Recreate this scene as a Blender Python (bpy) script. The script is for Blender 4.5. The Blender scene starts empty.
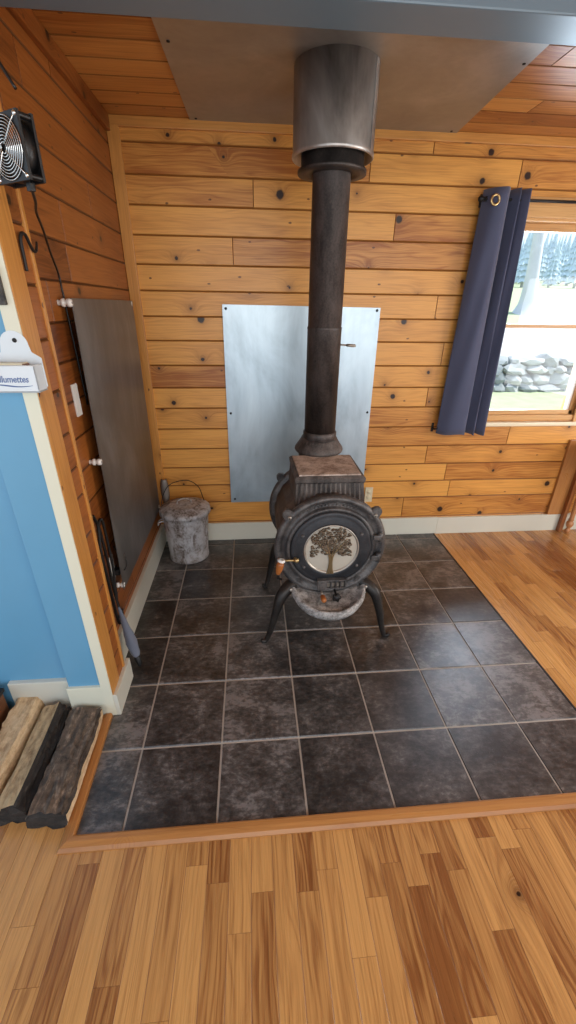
import bpy, bmesh, math, random
from math import sin, cos, pi, radians, sqrt, atan2
from mathutils import Vector, Matrix
random.seed(11)
COL = bpy.context.scene.collection
V = Vector

# ------------------------------------------------------------------ node helpers
def new_mat(name):
    m = bpy.data.materials.new(name); m.use_nodes = True
    nt = m.node_tree
    return m, nt, nt.nodes['Principled BSDF']
class N:
    def __init__(s, nt): s.nt = nt
    def n(s, t, **k):
        x = s.nt.nodes.new(t)
        for a, b in k.items(): setattr(x, a, b)
        return x
    def l(s, a, b): s.nt.links.new(a, b)
    def val(s, sock, v):
        if hasattr(v, 'is_linked') or hasattr(v, 'links'): s.l(v, sock)
        else: sock.default_value = v
    def math(s, op, a, b=0.0, c=None, clamp=False):
        x = s.n('ShaderNodeMath', operation=op, use_clamp=clamp)
        s.val(x.inputs[0], a); s.val(x.inputs[1], b)
        if c is not None: s.val(x.inputs[2], c)
        return x.outputs[0]
    def mapping(s, vec, scale=(1, 1, 1), loc=(0, 0, 0)):
        x = s.n('ShaderNodeMapping'); s.l(vec, x.inputs[0])
        x.inputs['Scale'].default_value = scale; x.inputs['Location'].default_value = loc
        return x.outputs[0]
    def noise(s, vec, scale, detail=4, rough=.5, dist=0.0):
        x = s.n('ShaderNodeTexNoise'); s.l(vec, x.inputs['Vector'])
        x.inputs['Scale'].default_value = scale; x.inputs['Detail'].default_value = detail
        x.inputs['Roughness'].default_value = rough; x.inputs['Distortion'].default_value = dist
        return x.outputs['Fac']
    def ramp(s, fac, stops, interp='LINEAR'):
        x = s.n('ShaderNodeValToRGB'); s.l(fac, x.inputs[0]); r = x.color_ramp; r.interpolation = interp
        while len(r.elements) < len(stops): r.elements.new(.5)
        for e, (p, c) in zip(r.elements, stops):
            e.position = p; e.color = (*c, 1) if len(c) == 3 else c
        return x.outputs[0]
    def mix(s, fac, a, b, mode='MIX'):
        x = s.n('ShaderNodeMix', data_type='RGBA', blend_type=mode)
        s.val(x.inputs[0], fac)
        for i, v in ((6, a), (7, b)):
            if hasattr(v, 'links'): s.l(v, x.inputs[i])
            else: x.inputs[i].default_value = (*v, 1)
        return x.outputs[2]
    def bump(s, bsdf, h, strength=.3, dist=.002):
        x = s.n('ShaderNodeBump'); s.l(h, x.inputs['Height'])
        x.inputs['Strength'].default_value = strength; x.inputs['Distance'].default_value = dist
        s.l(x.outputs[0], bsdf.inputs['Normal'])
    def obj(s): return s.n('ShaderNodeTexCoord').outputs['Object']
    def gen(s): return s.n('ShaderNodeTexCoord').outputs['Generated']
    def uv(s): return s.n('ShaderNodeTexCoord').outputs['UV']
    def attr(s, name): return s.n('ShaderNodeAttribute', attribute_name=name)

def srgb(r, g, b):
    f = lambda c: (c/255/12.92) if c/255 <= .04045 else ((c/255+.055)/1.055)**2.4
    return (f(r), f(g), f(b))

def plain(name, col, rough=.5, metal=0.0, var=.12, scale=14, bump=0.0, coat=0.0, bscale=80):
    m, nt, b = new_mat(name); g = N(nt); o = g.obj()
    n = g.noise(o, scale, 4, .6)
    c = g.mix(n, tuple(x*(1-var) for x in col), tuple(min(1, x*(1+var)) for x in col))
    g.l(c, b.inputs['Base Color']); b.inputs['Roughness'].default_value = rough
    b.inputs['Metallic'].default_value = metal; b.inputs['Coat Weight'].default_value = coat
    if bump: g.bump(b, g.noise(o, bscale, 3), bump, .002)
    return m

def wood(name, light, dark, rough=.42, knots=True, kscale=3.4, red=.35, kfrac=.5, grain=1.0, groove=(.05, .02, .006), cath_n=55, cath_a=.10, small=.45, rnd_a=.42, big_a=.45, streak=.25):
    m, nt, b = new_mat(name); g = N(nt); uv = g.uv()
    big = g.noise(g.mapping(uv, (1.3, 7, 1)), 1.0, 3, .6)
    rnd = g.attr('rnd').outputs['Fac']
    sep = g.n('ShaderNodeSeparateXYZ'); g.l(uv, sep.inputs[0])
    warp = g.noise(g.mapping(uv, (2.2, 9, 1)), 1.0, 2)
    vor = g.n('ShaderNodeTexVoronoi', voronoi_dimensions='2D'); g.l(uv, vor.inputs['Vector']); vor.inputs['Scale'].default_value = kscale
    vor.inputs['Randomness'].default_value = 1.0
    d = g.math('DIVIDE', vor.outputs['Distance'], kscale)
    dn = g.math('ADD', d, g.math('MULTIPLY', g.math('SUBTRACT', g.noise(uv, 55, 2), .5), .010))
    cs = g.n('ShaderNodeSeparateColor'); g.l(vor.outputs['Color'], cs.inputs[0])
    on = g.math('LESS_THAN', cs.outputs[0], kfrac)
    rad = g.math('ADD', g.math('MULTIPLY', g.math('POWER', cs.outputs[1], 1.6), .016), .005)
    kn = g.math('MULTIPLY', on, g.n('ShaderNodeMapRange', interpolation_type='SMOOTHSTEP').outputs[0])
    mr = kn.node.inputs[1].links[0].from_node
    g.l(g.math('DIVIDE', dn, rad), mr.inputs[0])
    mr.inputs[1].default_value = 1.25; mr.inputs[2].default_value = .75; mr.inputs[3].default_value = 0; mr.inputs[4].default_value = 1
    halo = g.math('MULTIPLY', on, g.math('EXPONENT', g.math('MULTIPLY', d, -38)))
    gv = g.math('ADD', g.math('MULTIPLY', sep.outputs[1], 95*grain), g.math('ADD', g.math('MULTIPLY', warp, 7), g.math('MULTIPLY', halo, 9)))
    gu = g.math('MULTIPLY', sep.outputs[0], 2.2)
    cmb = g.n('ShaderNodeCombineXYZ'); g.l(gu, cmb.inputs[0]); g.l(gv, cmb.inputs[1])
    gr = g.noise(cmb.outputs[0], 1.0, 3, .6)
    cath = g.noise(g.mapping(cmb.outputs[0], (.42, .16, 1), (5.1, 2.7, 0)), 1.0, 2, .45)
    cath = g.math('MULTIPLY', g.math('ADD', g.math('SINE', g.math('MULTIPLY', cath, cath_n)), 1.0), .5)
    fine = g.noise(g.mapping(uv, (6, 260, 1)), 1.0, 3, .7)
    fac = g.math('ADD', g.math('MULTIPLY', gr, 1-.45), g.math('ADD', g.math('MULTIPLY', big, big_a), (.45-big_a)*.5))
    fac = g.math('ADD', fac, g.math('MULTIPLY', g.math('SUBTRACT', fine, .5), .35))
    fac = g.math('ADD', fac, g.math('MULTIPLY', g.math('SUBTRACT', g.math('POWER', cath, 2.5), .3), cath_a))
    fac = g.math('ADD', fac, g.math('MULTIPLY', g.math('SUBTRACT', rnd, .5), rnd_a))
    c = g.ramp(fac, [(.30, light), (.55, tuple((a*.6+b_*.4) for a, b_ in zip(light, dark))), (.78, dark)])
    stk = g.n('ShaderNodeMapRange'); g.l(g.noise(g.mapping(uv, (2.6, 150, 1), (7, 3, 0)), 1.0, 4, .65, .5), stk.inputs[0])
    stk.inputs[1].default_value = .48; stk.inputs[2].default_value = .66
    c = g.mix(g.math('MULTIPLY', stk.outputs[0], streak), c, (.42, .32, .25), 'MULTIPLY')
    if knots:
        c = g.mix(g.math('MULTIPLY', halo, .85, clamp=True), c, tuple(x*.55 for x in dark))
        c = g.mix(kn, c, (.020, .007, .003))
        v2 = g.n('ShaderNodeTexVoronoi', voronoi_dimensions='2D'); g.l(g.mapping(uv, (.8, 1.5, 1), (3.3, 1.7, 0)), v2.inputs['Vector']); v2.inputs['Scale'].default_value = 5.0
        c2 = g.n('ShaderNodeSeparateColor'); g.l(v2.outputs['Color'], c2.inputs[0])
        sm = g.math('MULTIPLY', g.math('LESS_THAN', c2.outputs[0], small), g.math('LESS_THAN', g.math('ADD', v2.outputs['Distance'], g.math('MULTIPLY', g.math('SUBTRACT', g.noise(uv, 70, 2), .5), .05)), .034))
        c = g.mix(g.math('MULTIPLY', sm, .85), c, (.09, .03, .010))
    gro = g.attr('edge').outputs['Fac']
    c = g.mix(gro, c, groove)
    g.l(c, b.inputs['Base Color'])
    g.l(g.math('ADD', g.math('MULTIPLY', gr, .2), rough-.1), b.inputs['Roughness'])
    g.bump(b, gr, .10, .001)
    return m

def metal_sheet(name, base, spec, rough, metal=.85, smudge=.5, scratch=True):
    m, nt, b = new_mat(name); g = N(nt); o = g.obj()
    a = g.noise(g.mapping(o, (3, 3, 1.6)), 1.0, 5, .62, .6)
    st = g.noise(g.mapping(o, (30, 30, 1.5)), 1.0, 3, .6)
    f = g.math('ADD', g.math('MULTIPLY', a, .88), g.math('MULTIPLY', st, .12))
    c = g.ramp(f, [(.34, tuple(x*(1-smudge) for x in base)), (.5, base), (.66, spec)])
    g.l(c, b.inputs['Base Color']); b.inputs['Metallic'].default_value = metal
    g.l(g.math('ADD', g.math('MULTIPLY', a, .22), rough-.1), b.inputs['Roughness'])
    g.bump(b, g.noise(o, 9, 3), .05, .01)
    return m

def cast(name, col, dust, amount=.5, rough=.55, metal=.35, sc=9, vert=1.0):
    m, nt, b = new_mat(name); g = N(nt); o = g.obj()
    n = g.noise(g.mapping(o, (1, 1, vert)), sc, 6, .68, .4)
    n2 = g.noise(o, 130, 3, .6)
    f = g.math('ADD', g.math('MULTIPLY', n, .75), g.math('MULTIPLY', n2, .25))
    c = g.ramp(f, [(.40, col), (.54, tuple(a*(1-amount)+d*amount for a, d in zip(col, dust))), (.68, dust)])
    g.l(c, b.inputs['Base Color']); b.inputs['Metallic'].default_value = metal
    g.l(g.math('ADD', g.math('MULTIPLY', n, .3), rough-.15), b.inputs['Roughness'])
    g.bump(b, n2, .25, .002)
    return m

def glass_mat(name, tint=(1, 1, 1)):
    m = bpy.data.materials.new(name); m.use_nodes = True; nt = m.node_tree; nt.nodes.clear(); g = N(nt)
    out = g.n('ShaderNodeOutputMaterial'); t = g.n('ShaderNodeBsdfTransparent'); t.inputs[0].default_value = (*tint, 1)
    gl = g.n('ShaderNodeBsdfGlossy'); gl.inputs['Roughness'].default_value = .02
    f = g.n('ShaderNodeFresnel'); f.inputs[0].default_value = 1.25
    mx = g.n('ShaderNodeMixShader'); g.l(f.outputs[0], mx.inputs[0]); g.l(t.outputs[0], mx.inputs[1]); g.l(gl.outputs[0], mx.inputs[2])
    g.l(mx.outputs[0], out.inputs[0])
    return m

# ------------------------------------------------------------------ mesh builder
class MB:
    def __init__(s):
        s.bm = bmesh.new(); s.uv = s.bm.loops.layers.uv.new('UVMap')
        s.rnd = s.bm.verts.layers.float.new('rnd'); s.edge = s.bm.verts.layers.float.new('edge')
    def face(s, pts, uvs=None, rnd=.5, edge=None, smooth=False, mi=0):
        vs = [s.bm.verts.new(p) for p in pts]
        for i, v in enumerate(vs):
            v[s.rnd] = rnd
            if edge: v[s.edge] = edge[i]
        f = s.bm.faces.new(vs); f.smooth = smooth; f.material_index = mi
        if uvs:
            for l, u in zip(f.loops, uvs): l[s.uv].uv = u
        return f
    def box(s, lo, hi, M=None, mi=0, bev=0.0, rnd=None, wood_axis=None):
        """axis-aligned box lo..hi with optional bevel, transformed by M; UV in metres along wood_axis"""
        lo, hi = V(lo), V(hi); t = bmesh.new()
        bmesh.ops.create_cube(t, size=1)
        for v in t.verts:
            v.co = V([(lo[i]+hi[i])/2 + v.co[i]*(hi[i]-lo[i]) for i in range(3)])
        if bev: bmesh.ops.bevel(t, geom=t.edges[:], offset=bev, segments=2, profile=.6, affect='EDGES')
        s.absorb(t, M, mi, smooth=False, rnd=rnd, wood_axis=wood_axis)
    def absorb(s, t, M=None, mi=0, smooth=False, rnd=None, wood_axis=None):
        r = random.random() if rnd is None else rnd
        ou, ov = random.random()*20, random.random()*20
        t.verts.index_update(); mp = {}
        dims = None
        if wood_axis is None:
            xs = [[v.co[i] for v in t.verts] for i in range(3)]
            ext = [max(a)-min(a) for a in xs]; wood_axis = ext.index(max(ext))
        others = [i for i in range(3) if i != wood_axis]
        for v in t.verts:
            w = s.bm.verts.new(M @ v.co if M is not None else v.co); w[s.rnd] = r; mp[v] = w
        for f in t.faces:
            try: nf = s.bm.faces.new([mp[v] for v in f.verts])
            except ValueError: continue
            nf.smooth = smooth or f.smooth; nf.material_index = mi
            n = f.normal
            k = others[0] if abs(n[others[1]]) >= abs(n[others[0]]) else others[1]
            for l, v in zip(nf.loops, f.verts):
                l[s.uv].uv = (v.co[wood_axis]+ou, v.co[k]+ov)
        t.free()
    def lathe(s, prof, seg=48, M=None, mi=0, smooth=True, a0=0, a1=2*pi, ripple=None):
        """profile of (r, z) spun about local z"""
        t = bmesh.new(); full = abs(a1-a0-2*pi) < 1e-6; n = seg if full else seg+1
        rings = []
        for r, z in prof:
            if r < 1e-6: rings.append([t.verts.new((0, 0, z))]); continue
            ring = []
            for k in range(n):
                a = a0+(a1-a0)*k/seg; rr = r*(1+ripple(a, z)) if ripple else r
                ring.append(t.verts.new((rr*cos(a), rr*sin(a), z)))
            rings.append(ring)
        for A, B in zip(rings, rings[1:]):
            for k in range(seg):
                k2 = (k+1) % n
                q = [A[k % len(A)], A[k2 % len(A)], B[k2 % len(B)], B[k % len(B)]]
                u = []
                for v in q:
                    if v not in u: u.append(v)
                if len(u) > 2:
                    try: t.faces.new(u)
                    except ValueError: pass
        t.normal_update()
        s.absorb(t, M, mi, smooth, wood_axis=2)
    def tube(s, pts, rad, seg=10, M=None, mi=0, cap=True, flat=None):
        """swept tube through pts; rad number or list; flat=(a,b) scales the section"""
        pts = [V(p) for p in pts]; n = len(pts)
        rad = [rad]*n if isinstance(rad, (int, float)) else rad
        t = bmesh.new(); rings = []; up = None
        for i, p in enumerate(pts):
            d = (pts[min(i+1, n-1)]-pts[max(i-1, 0)]).normalized()
            if up is None:
                up = V((0, 0, 1)) if abs(d.z) < .9 else V((1, 0, 0))
            x = d.cross(up)
            if x.length < 1e-5: x = d.orthogonal()
            x.normalize(); y = x.cross(d).normalized(); up = y
            fa, fb = flat or (1, 1)
            rings.append([t.verts.new(p+(x*cos(2*pi*k/seg)*fa+y*sin(2*pi*k/seg)*fb)*rad[i]) for k in range(seg)])
        for A, B in zip(rings, rings[1:]):
            for k in range(seg): t.faces.new([A[k], A[(k+1) % seg], B[(k+1) % seg], B[k]])
        if cap:
            t.faces.new(rings[0][::-1]); t.faces.new(rings[-1])
        bmesh.ops.recalc_face_normals(t, faces=t.faces[:])
        for f in t.faces: f.smooth = len(f.verts) == 4
        s.absorb(t, M, mi)
    def sphere(s, c, r, M=None, sub=3, scale=(1, 1, 1), mi=0):
        t = bmesh.new(); bmesh.ops.create_uvsphere(t, u_segments=8*sub//2, v_segments=4*sub//2, radius=r)
        for v in t.verts: v.co = V((v.co.x*scale[0], v.co.y*scale[1], v.co.z*scale[2]))+V(c)
        s.absorb(t, M, mi, True)
    def prism(s, poly, a, b, M=None, mi=0, bev=0.0, smooth=False):
        """extrude 2D polygon (x,y) from local z=a to z=b"""
        t = bmesh.new(); vs = [t.verts.new((x, y, a)) for x, y in poly]
        f = t.faces.new(vs); r = bmesh.ops.extrude_face_region(t, geom=[f])
        for v in [e for e in r['geom'] if isinstance(e, bmesh.types.BMVert)]: v.co.z = b
        bmesh.ops.recalc_face_normals(t, faces=t.faces[:])
        if bev:
            ed = [e for e in t.edges if abs(e.verts[0].co.z-e.verts[1].co.z) < 1e-7]
            bmesh.ops.bevel(t, geom=ed, offset=bev, segments=2, affect='EDGES')
        s.absorb(t, M, mi, smooth)
    def board(s, o, u, v, n, L, W, ch=.0055, dep=.004, rnd=None, edge=1.0):
        """one board face with chamfered edges: origin o, along u (L), across v (W), facing n"""
        o, u, v, n = V(o), V(u), V(v), V(n); r = random.random() if rnd is None else rnd
        ou, ov = random.random()*50, random.random()*50
        P = lambda a, b, d: o+u*a+v*b-n*d
        cw = min(ch, W/3); cl = min(ch*.45, L/3)
        I = [(cl, cw), (L-cl, cw), (L-cl, W-cw), (cl, W-cw)]; O = [(0, 0), (L, 0), (L, W), (0, W)]
        flip = u.cross(v).dot(n) < 0
        def F(ps, ds, es):
            pp = [P(a, b, d) for (a, b), d in zip(ps, ds)]; uu = [(a+ou, b+ov) for a, b in ps]
            if flip: pp, uu, es = pp[::-1], uu[::-1], es[::-1]
            s.face(pp, uu, r, es)
        F(I, [0]*4, [0]*4)
        for i in range(4):
            j = (i+1) % 4
            F([O[i], O[j], I[j], I[i]], [dep, dep, 0, 0], [edge, edge, edge*.45, edge*.45])
    def link(s, name, mats, parent=None, loc=None):
        me = bpy.data.meshes.new(name); s.bm.to_mesh(me); s.bm.free()
        for m in (mats if isinstance(mats, (list, tuple)) else [mats]): me.materials.append(m)
        o = bpy.data.objects.new(name, me); COL.objects.link(o)
        if parent is not None: o.parent = parent
        if loc is not None: o.location = loc
        return o

def tag(o, label, cat, group=None):
    o['label'] = label; o['category'] = cat
    if group: o['group'] = group
    return o
def thing(name, label, cat, loc=(0, 0, 0), rz=0, group=None):
    o = bpy.data.objects.new(name, None); COL.objects.link(o); o.location = loc; o.rotation_euler = (0, 0, rz)
    o.empty_display_size = .05
    return tag(o, label, cat, group)
def struct(o): o['kind'] = 'structure'; return o
def T(x, y, z): return Matrix.Translation((x, y, z))
RX = lambda a: Matrix.Rotation(a, 4, 'X')
RY = lambda a: Matrix.Rotation(a, 4, 'Y')
RZ = lambda a: Matrix.Rotation(a, 4, 'Z')
def smooth_pts(pts, n=8):
    """Catmull-Rom through pts"""
    pts = [V(p) for p in pts]; out = []
    for i in range(len(pts)-1):
        p0 = pts[max(i-1, 0)]; p1 = pts[i]; p2 = pts[i+1]; p3 = pts[min(i+2, len(pts)-1)]
        for k in range(n):
            t = k/n
            out.append(.5*((2*p1)+(p2-p0)*t+(2*p0-5*p1+4*p2-p3)*t*t+(3*p1-p0-3*p2+p3)*t**3))
    out.append(pts[-1]); return out
def lerp_list(a, n):
    m = len(a)-1
    return [a[min(int(i/n*m), m-1)]*(1-(i/n*m-min(int(i/n*m), m-1)))+a[min(int(i/n*m), m-1)+1]*(i/n*m-min(int(i/n*m), m-1)) for i in range(n+1)]

# ------------------------------------------------------------------ materials
PINE_L, PINE_D = (.74, .355, .080), (.34, .108, .017)
M_pine = wood('honey_pine', PINE_L, PINE_D, .36, groove=(.19, .066, .012), kfrac=.78, rnd_a=.50, big_a=.75)
M_pine_left = wood('shaded_pine', (.36, .115, .022), (.15, .038, .007), .42, groove=(.06, .018, .004))  # darker copy of the pine; the left wall's shade is in its colours
M_pine_ceil = wood('ceiling_pine', (.66, .30, .075), (.32, .10, .018), .42, groove=(.09, .03, .006), rnd_a=.5)
M_pine_trim = wood('pine_trim', (.62, .29, .068), (.40, .145, .026), .38, kfrac=.3)
M_case = wood('window_casing_pine', (.64, .36, .13), (.46, .22, .065), .38, knots=False)
M_oak = wood('oak_moulding', (.45, .205, .062), (.32, .125, .034), .30, knots=False, grain=1.3)
M_lam = wood('laminate_strip', (.58, .30, .098), (.235, .086, .025), .26, kfrac=.03, grain=.8, groove=(.17, .065, .020), cath_n=75, cath_a=.15, small=.0, rnd_a=.66, streak=.42)
M_table = wood('red_brown_table_wood', (.36, .135, .04), (.22, .07, .018), .3, knots=False)
M_crate = wood('dark_brown_box_wood', (.15, .055, .02), (.07, .025, .01), .5, knots=False)

def tile_mat():
    m, nt, b = new_mat('charcoal_slate_tile'); g = N(nt); uv = g.uv()
    rnd = g.attr('rnd').outputs['Fac']
    n = g.noise(uv, 6, 9, .72, .35); n2 = g.noise(g.mapping(uv, (1, 1.8, 1)), 30, 8, .72, .3)
    f = g.math('ADD', g.math('MULTIPLY', n, .6), g.math('MULTIPLY', n2, .4))
    f = g.math('ADD', f, g.math('MULTIPLY', g.math('SUBTRACT', rnd, .5), .10))
    c = g.ramp(f, [(.40, (.014, .013, .013)), (.47, (.038, .034, .032)), (.53, (.072, .065, .061)), (.60, (.17, .155, .147))])
    spk = g.noise(uv, 160, 2, .5)
    c = g.mix(g.math('MULTIPLY', g.math('GREATER_THAN', spk, .73), .35), c, (.25, .22, .19))
    g.l(c, b.inputs['Base Color'])
    g.l(g.math('ADD', g.math('MULTIPLY', n2, .22), .22), b.inputs['Roughness'])
    b.inputs['Specular IOR Level'].default_value = .75
    g.bump(b, f, .30, .006)
    return m
M_tile = tile_mat()
M_grout = plain('pale_grey_grout', (.44, .40, .35), .9, var=.2, scale=30)
M_cream = plain('cream_paint', (.70, .69, .55), .45, var=.04, scale=5)
M_basep = plain('off_white_paint', (.62, .61, .52), .42, var=.05, scale=5)
M_blue = plain('sky_blue_paint', (.13, .34, .52), .35, var=.07, scale=2.5)
M_beam = plain('grey_blue_paint', (.125, .175, .215), .4, var=.08, scale=3, bump=.06, bscale=25)
M_galv = metal_sheet('galvanised_sheet', (.44, .52, .57), (.55, .64, .69), .36, .85, .30)
M_galv_d = metal_sheet('dull_grey_sheet', (.155, .145, .138), (.24, .23, .22), .38, .65, .35)
M_galv_c = metal_sheet('ceiling_sheet_metal', (.37, .355, .33), (.46, .44, .41), .42, .7, .18)
M_steel = metal_sheet('stained_steel', (.42, .385, .36), (.66, .64, .62), .33, .6, .65)
M_darksteel = cast('sooty_steel', (.045, .038, .036), (.12, .10, .09), .4, .5, .6)
M_pipe = cast('black_stove_pipe', (.036, .031, .030), (.125, .102, .094), .5, .52, .5, 14, .35)
M_iron = cast('worn_cast_iron', (.040, .038, .040), (.19, .175, .165), .42, .45, .4, 11)
M_iron_rib = cast('dusty_cast_iron', (.042, .036, .034), (.19, .16, .145), .5, .58, .3, 12, .3)
M_ironblue = cast('door_cast_iron', (.024, .026, .031), (.060, .061, .066), .4, .45, .45, 8)
M_plate = cast('ashy_rust_plate', (.26, .19, .15), (.74, .62, .54), .6, .85, .0, 15)
M_ash = cast('ash_dusted_iron', (.12, .112, .106), (.60, .58, .56), .5, .7, .15, 26)
M_legm = cast('black_leg_iron', (.020, .018, .017), (.055, .048, .042), .4, .45, .5)
M_glassb = plain('beige_reflection_glass', (.47, .43, .36), .16, var=.16, scale=9, coat=.6)  # beige reflection of the room is put into the glass colour
M_bronze = cast('bronze_tree', (.085, .062, .045), (.27, .205, .14), .5, .4, .7, 45)
M_brass = plain('old_brass', (.50, .36, .17), .3, .9)
M_bolt = plain('worn_bolt_steel', (.42, .38, .33), .4, .8)
M_handlew = plain('orange_turned_wood', (.36, .115, .025), .38, var=.3, scale=40)
M_black = plain('matte_black_iron', (.012, .011, .011), .5, .3)
M_blackp = plain('black_plastic', (.005, .005, .0055), .42)
M_chrome = plain('chrome_wire', (.72, .71, .69), .22, 1.0)
M_white = plain('white_plastic', (.78, .77, .73), .35, var=.03)
M_ivory = plain('ivory_plastic', (.66, .58, .40), .4, var=.05)
M_ceram = plain('white_ceramic', (.80, .78, .74), .25, var=.05)
M_enamel = plain('white_enamel', (.66, .72, .76), .2, var=.05, scale=6, coat=.4)
M_bluet = plain('blue_lettering', (.10, .16, .34), .4)
M_matches = plain('brown_card', (.30, .16, .11), .6)
M_plaque = cast('mottled_black', (.012, .012, .012), (.16, .15, .13), .35, .6, .1, 60)
M_screw = plain('dark_screw', (.03, .03, .03), .4, .6)

def can_mat():
    m, nt, b = new_mat('weathered_zinc'); g = N(nt); o = g.obj()
    n = g.noise(g.mapping(o, (1, 1, .5)), 16, 7, .7, .8); n2 = g.noise(o, 60, 4, .6)
    sep = g.n('ShaderNodeSeparateXYZ'); g.l(o, sep.inputs[0])
    f = g.math('ADD', g.math('MULTIPLY', n, .7), g.math('MULTIPLY', n2, .3))
    c = g.ramp(f, [(.36, (.060, .042, .032)), (.44, (.27, .24, .225)), (.52, (.48, .475, .49)), (.70, (.70, .70, .72))])
    low = g.math('MULTIPLY', g.math('SUBTRACT', .17, sep.outputs[2], clamp=True), 4.2, clamp=True)
    c = g.mix(g.math('MULTIPLY', low, g.math('MULTIPLY', n2, 1.2), clamp=True), c, (.085, .052, .034))
    g.l(c, b.inputs['Base Color']); b.inputs['Metallic'].default_value = .3; b.inputs['Roughness'].default_value = .6
    g.bump(b, f, .3, .004); return m
M_can = can_mat()
def bark(name, a, bb, c3, sx=1):
    m, nt, b = new_mat(name); g = N(nt); o = g.obj()
    n = g.noise(g.mapping(o, (26, 5, 26)), 1, 7, .72, 1.0); n2 = g.noise(o, 40, 4, .7)
    f = g.math('ADD', g.math('MULTIPLY', n, .7), g.math('MULTIPLY', n2, .3))
    g.l(g.ramp(f, [(.36, a), (.52, bb), (.70, c3)]), b.inputs['Base Color']); b.inputs['Roughness'].default_value = .9
    g.bump(b, f, .9, .012); return m
M_bark = bark('dark_bark', (.020, .015, .011), (.13, .092, .064), (.46, .35, .26))
M_bark2 = bark('black_bark', (.008, .007, .006), (.03, .024, .02), (.10, .08, .06))
M_split = bark('split_wood', (.36, .22, .11), (.66, .48, .28), (.80, .63, .42))
M_split2 = bark('weathered_split_wood', (.20, .12, .055), (.52, .36, .19), (.70, .53, .32))
M_logend = bark('charred_end_grain', (.010, .009, .008), (.028, .024, .021), (.07, .058, .05))

def fabric(name, col, sc=900):
    m, nt, b = new_mat(name); g = N(nt); o = g.obj()
    n = g.noise(g.mapping(o, (1, 1, .2)), sc, 2); n2 = g.noise(o, 5, 3)
    c = g.mix(g.math('ADD', g.math('MULTIPLY', n, .5), g.math('MULTIPLY', n2, .5)), tuple(x*.75 for x in col), tuple(x*1.25 for x in col))
    g.l(c, b.inputs['Base Color']); b.inputs['Roughness'].default_value = .85
    b.inputs['Sheen Weight'].default_value = .25
    g.bump(b, n, .15, .001); return m
M_curtain = fabric('navy_curtain_cloth', (.066, .076, .135))
M_umb = fabric('blue_grey_cloth', (.13, .15, .20))

# ------------------------------------------------------------------ room shell
XL, XP = -.21, -.14           # recessed left wall face, pilaster face
CEIL = 2.39
XR, YF = 4.2, -4.4
BZ = [.146-.145, .012, .146, .279, .412, .545, .678, .811, .944, 1.077, 1.21, 1.343, 1.476, 1.609, 1.742, 1.875, 2.008, 2.141, 2.274, 2.39]
# measured course lines of the back wall
ZL = [0, .146, .307, .438, .569, .703, .838, .973, 1.101, 1.235, 1.376, 1.507, 1.639, 1.768, 1.905, 2.038, 2.166, 2.295, 2.39]

def subtract(r, hole):
    a0, b0, a1, b1 = r; h0, g0, h1, g1 = hole
    if h0 >= a1 or h1 <= a0 or g0 >= b1 or g1 <= b0: return [r]
    out = []
    if a0 < h0: out.append((a0, b0, h0, b1))
    if a1 > h1: out.append((h1, b0, a1, b1))
    m0, m1 = max(a0, h0), min(a1, h1)
    if b0 < g0: out.append((m0, b0, m1, g0))
    if b1 > g1: out.append((m0, g1, m1, b1))
    return out

WIN = (1.84, .90, 2.74, 2.07)   # opening in the back wall
mb = MB()
rr = random.Random(5)
for z0, z1 in zip(ZL, ZL[1:]):
    cuts = [XL]; x = XL
    while True:
        x += rr.uniform(.5, 1.9)
        if x > XR-.3: break
        cuts.append(x)
    cuts.append(XR)
    for x0, x1 in zip(cuts, cuts[1:]):
        rv = rr.betavariate(1.6, 1.8)
        for a0, b0, a1, b1 in subtract((x0, z0, x1, z1), WIN):
            mb.board((a0, 0, b0), (1, 0, 0), (0, 0, 1), (0, -1, 0), a1-a0, b1-b0, rnd=rv)
# solid core round the opening
for lo, hi in (((XL, .005, 0), (WIN[0], .14, CEIL)), ((WIN[2], .005, 0), (XR+.1, .14, CEIL)),
               ((WIN[0], .005, 0), (WIN[2], .14, WIN[1])), ((WIN[0], .005, WIN[3]), (WIN[2], .14, CEIL))):
    mb.box(lo, hi, rnd=.5, wood_axis=0)
struct(mb.link('wall_back', M_pine))

mb = MB(); rr = random.Random(8)
LZ = [0, .05, .18, .307, .43, .56, .70, .838, .973, 1.101, 1.235, 1.376, 1.507, 1.639, 1.768, 1.905, 2.038, 2.16, 2.28, 2.39]
for z0, z1 in zip(LZ, LZ[1:]):
    ys = [0]; y = 0
    while True:
        y -= rr.uniform(.45, 1.2)
        if y < -1.2: break
        ys.append(y)
    ys.append(-1.32)
    for y0, y1 in zip(ys, ys[1:]):
        mb.board((XL, y1, z0), (0, 1, 0), (0, 0, 1), (1, 0, 0), y0-y1, z1-z0, rnd=rr.random())
mb.box((XL-.12, -1.29, 0), (XL-.005, .14, CEIL), rnd=.5, wood_axis=1)
# shallow pier at the end of the wall, clad in short boards
mb.box((XL-.09, -1.404, 0), (XP-.005, -1.285, CEIL), rnd=.6, wood_axis=2)
z = 0
while z < CEIL:
    z1 = min(z+rr.uniform(.10, .15), CEIL)
    mb.board((XP, -1.385, z), (0, 1, 0), (0, 0, 1), (1, 0, 0), .066, z1-z, rnd=rr.random()*.6); z = z1
struct(mb.link('wall_left', M_pine_left))

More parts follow.
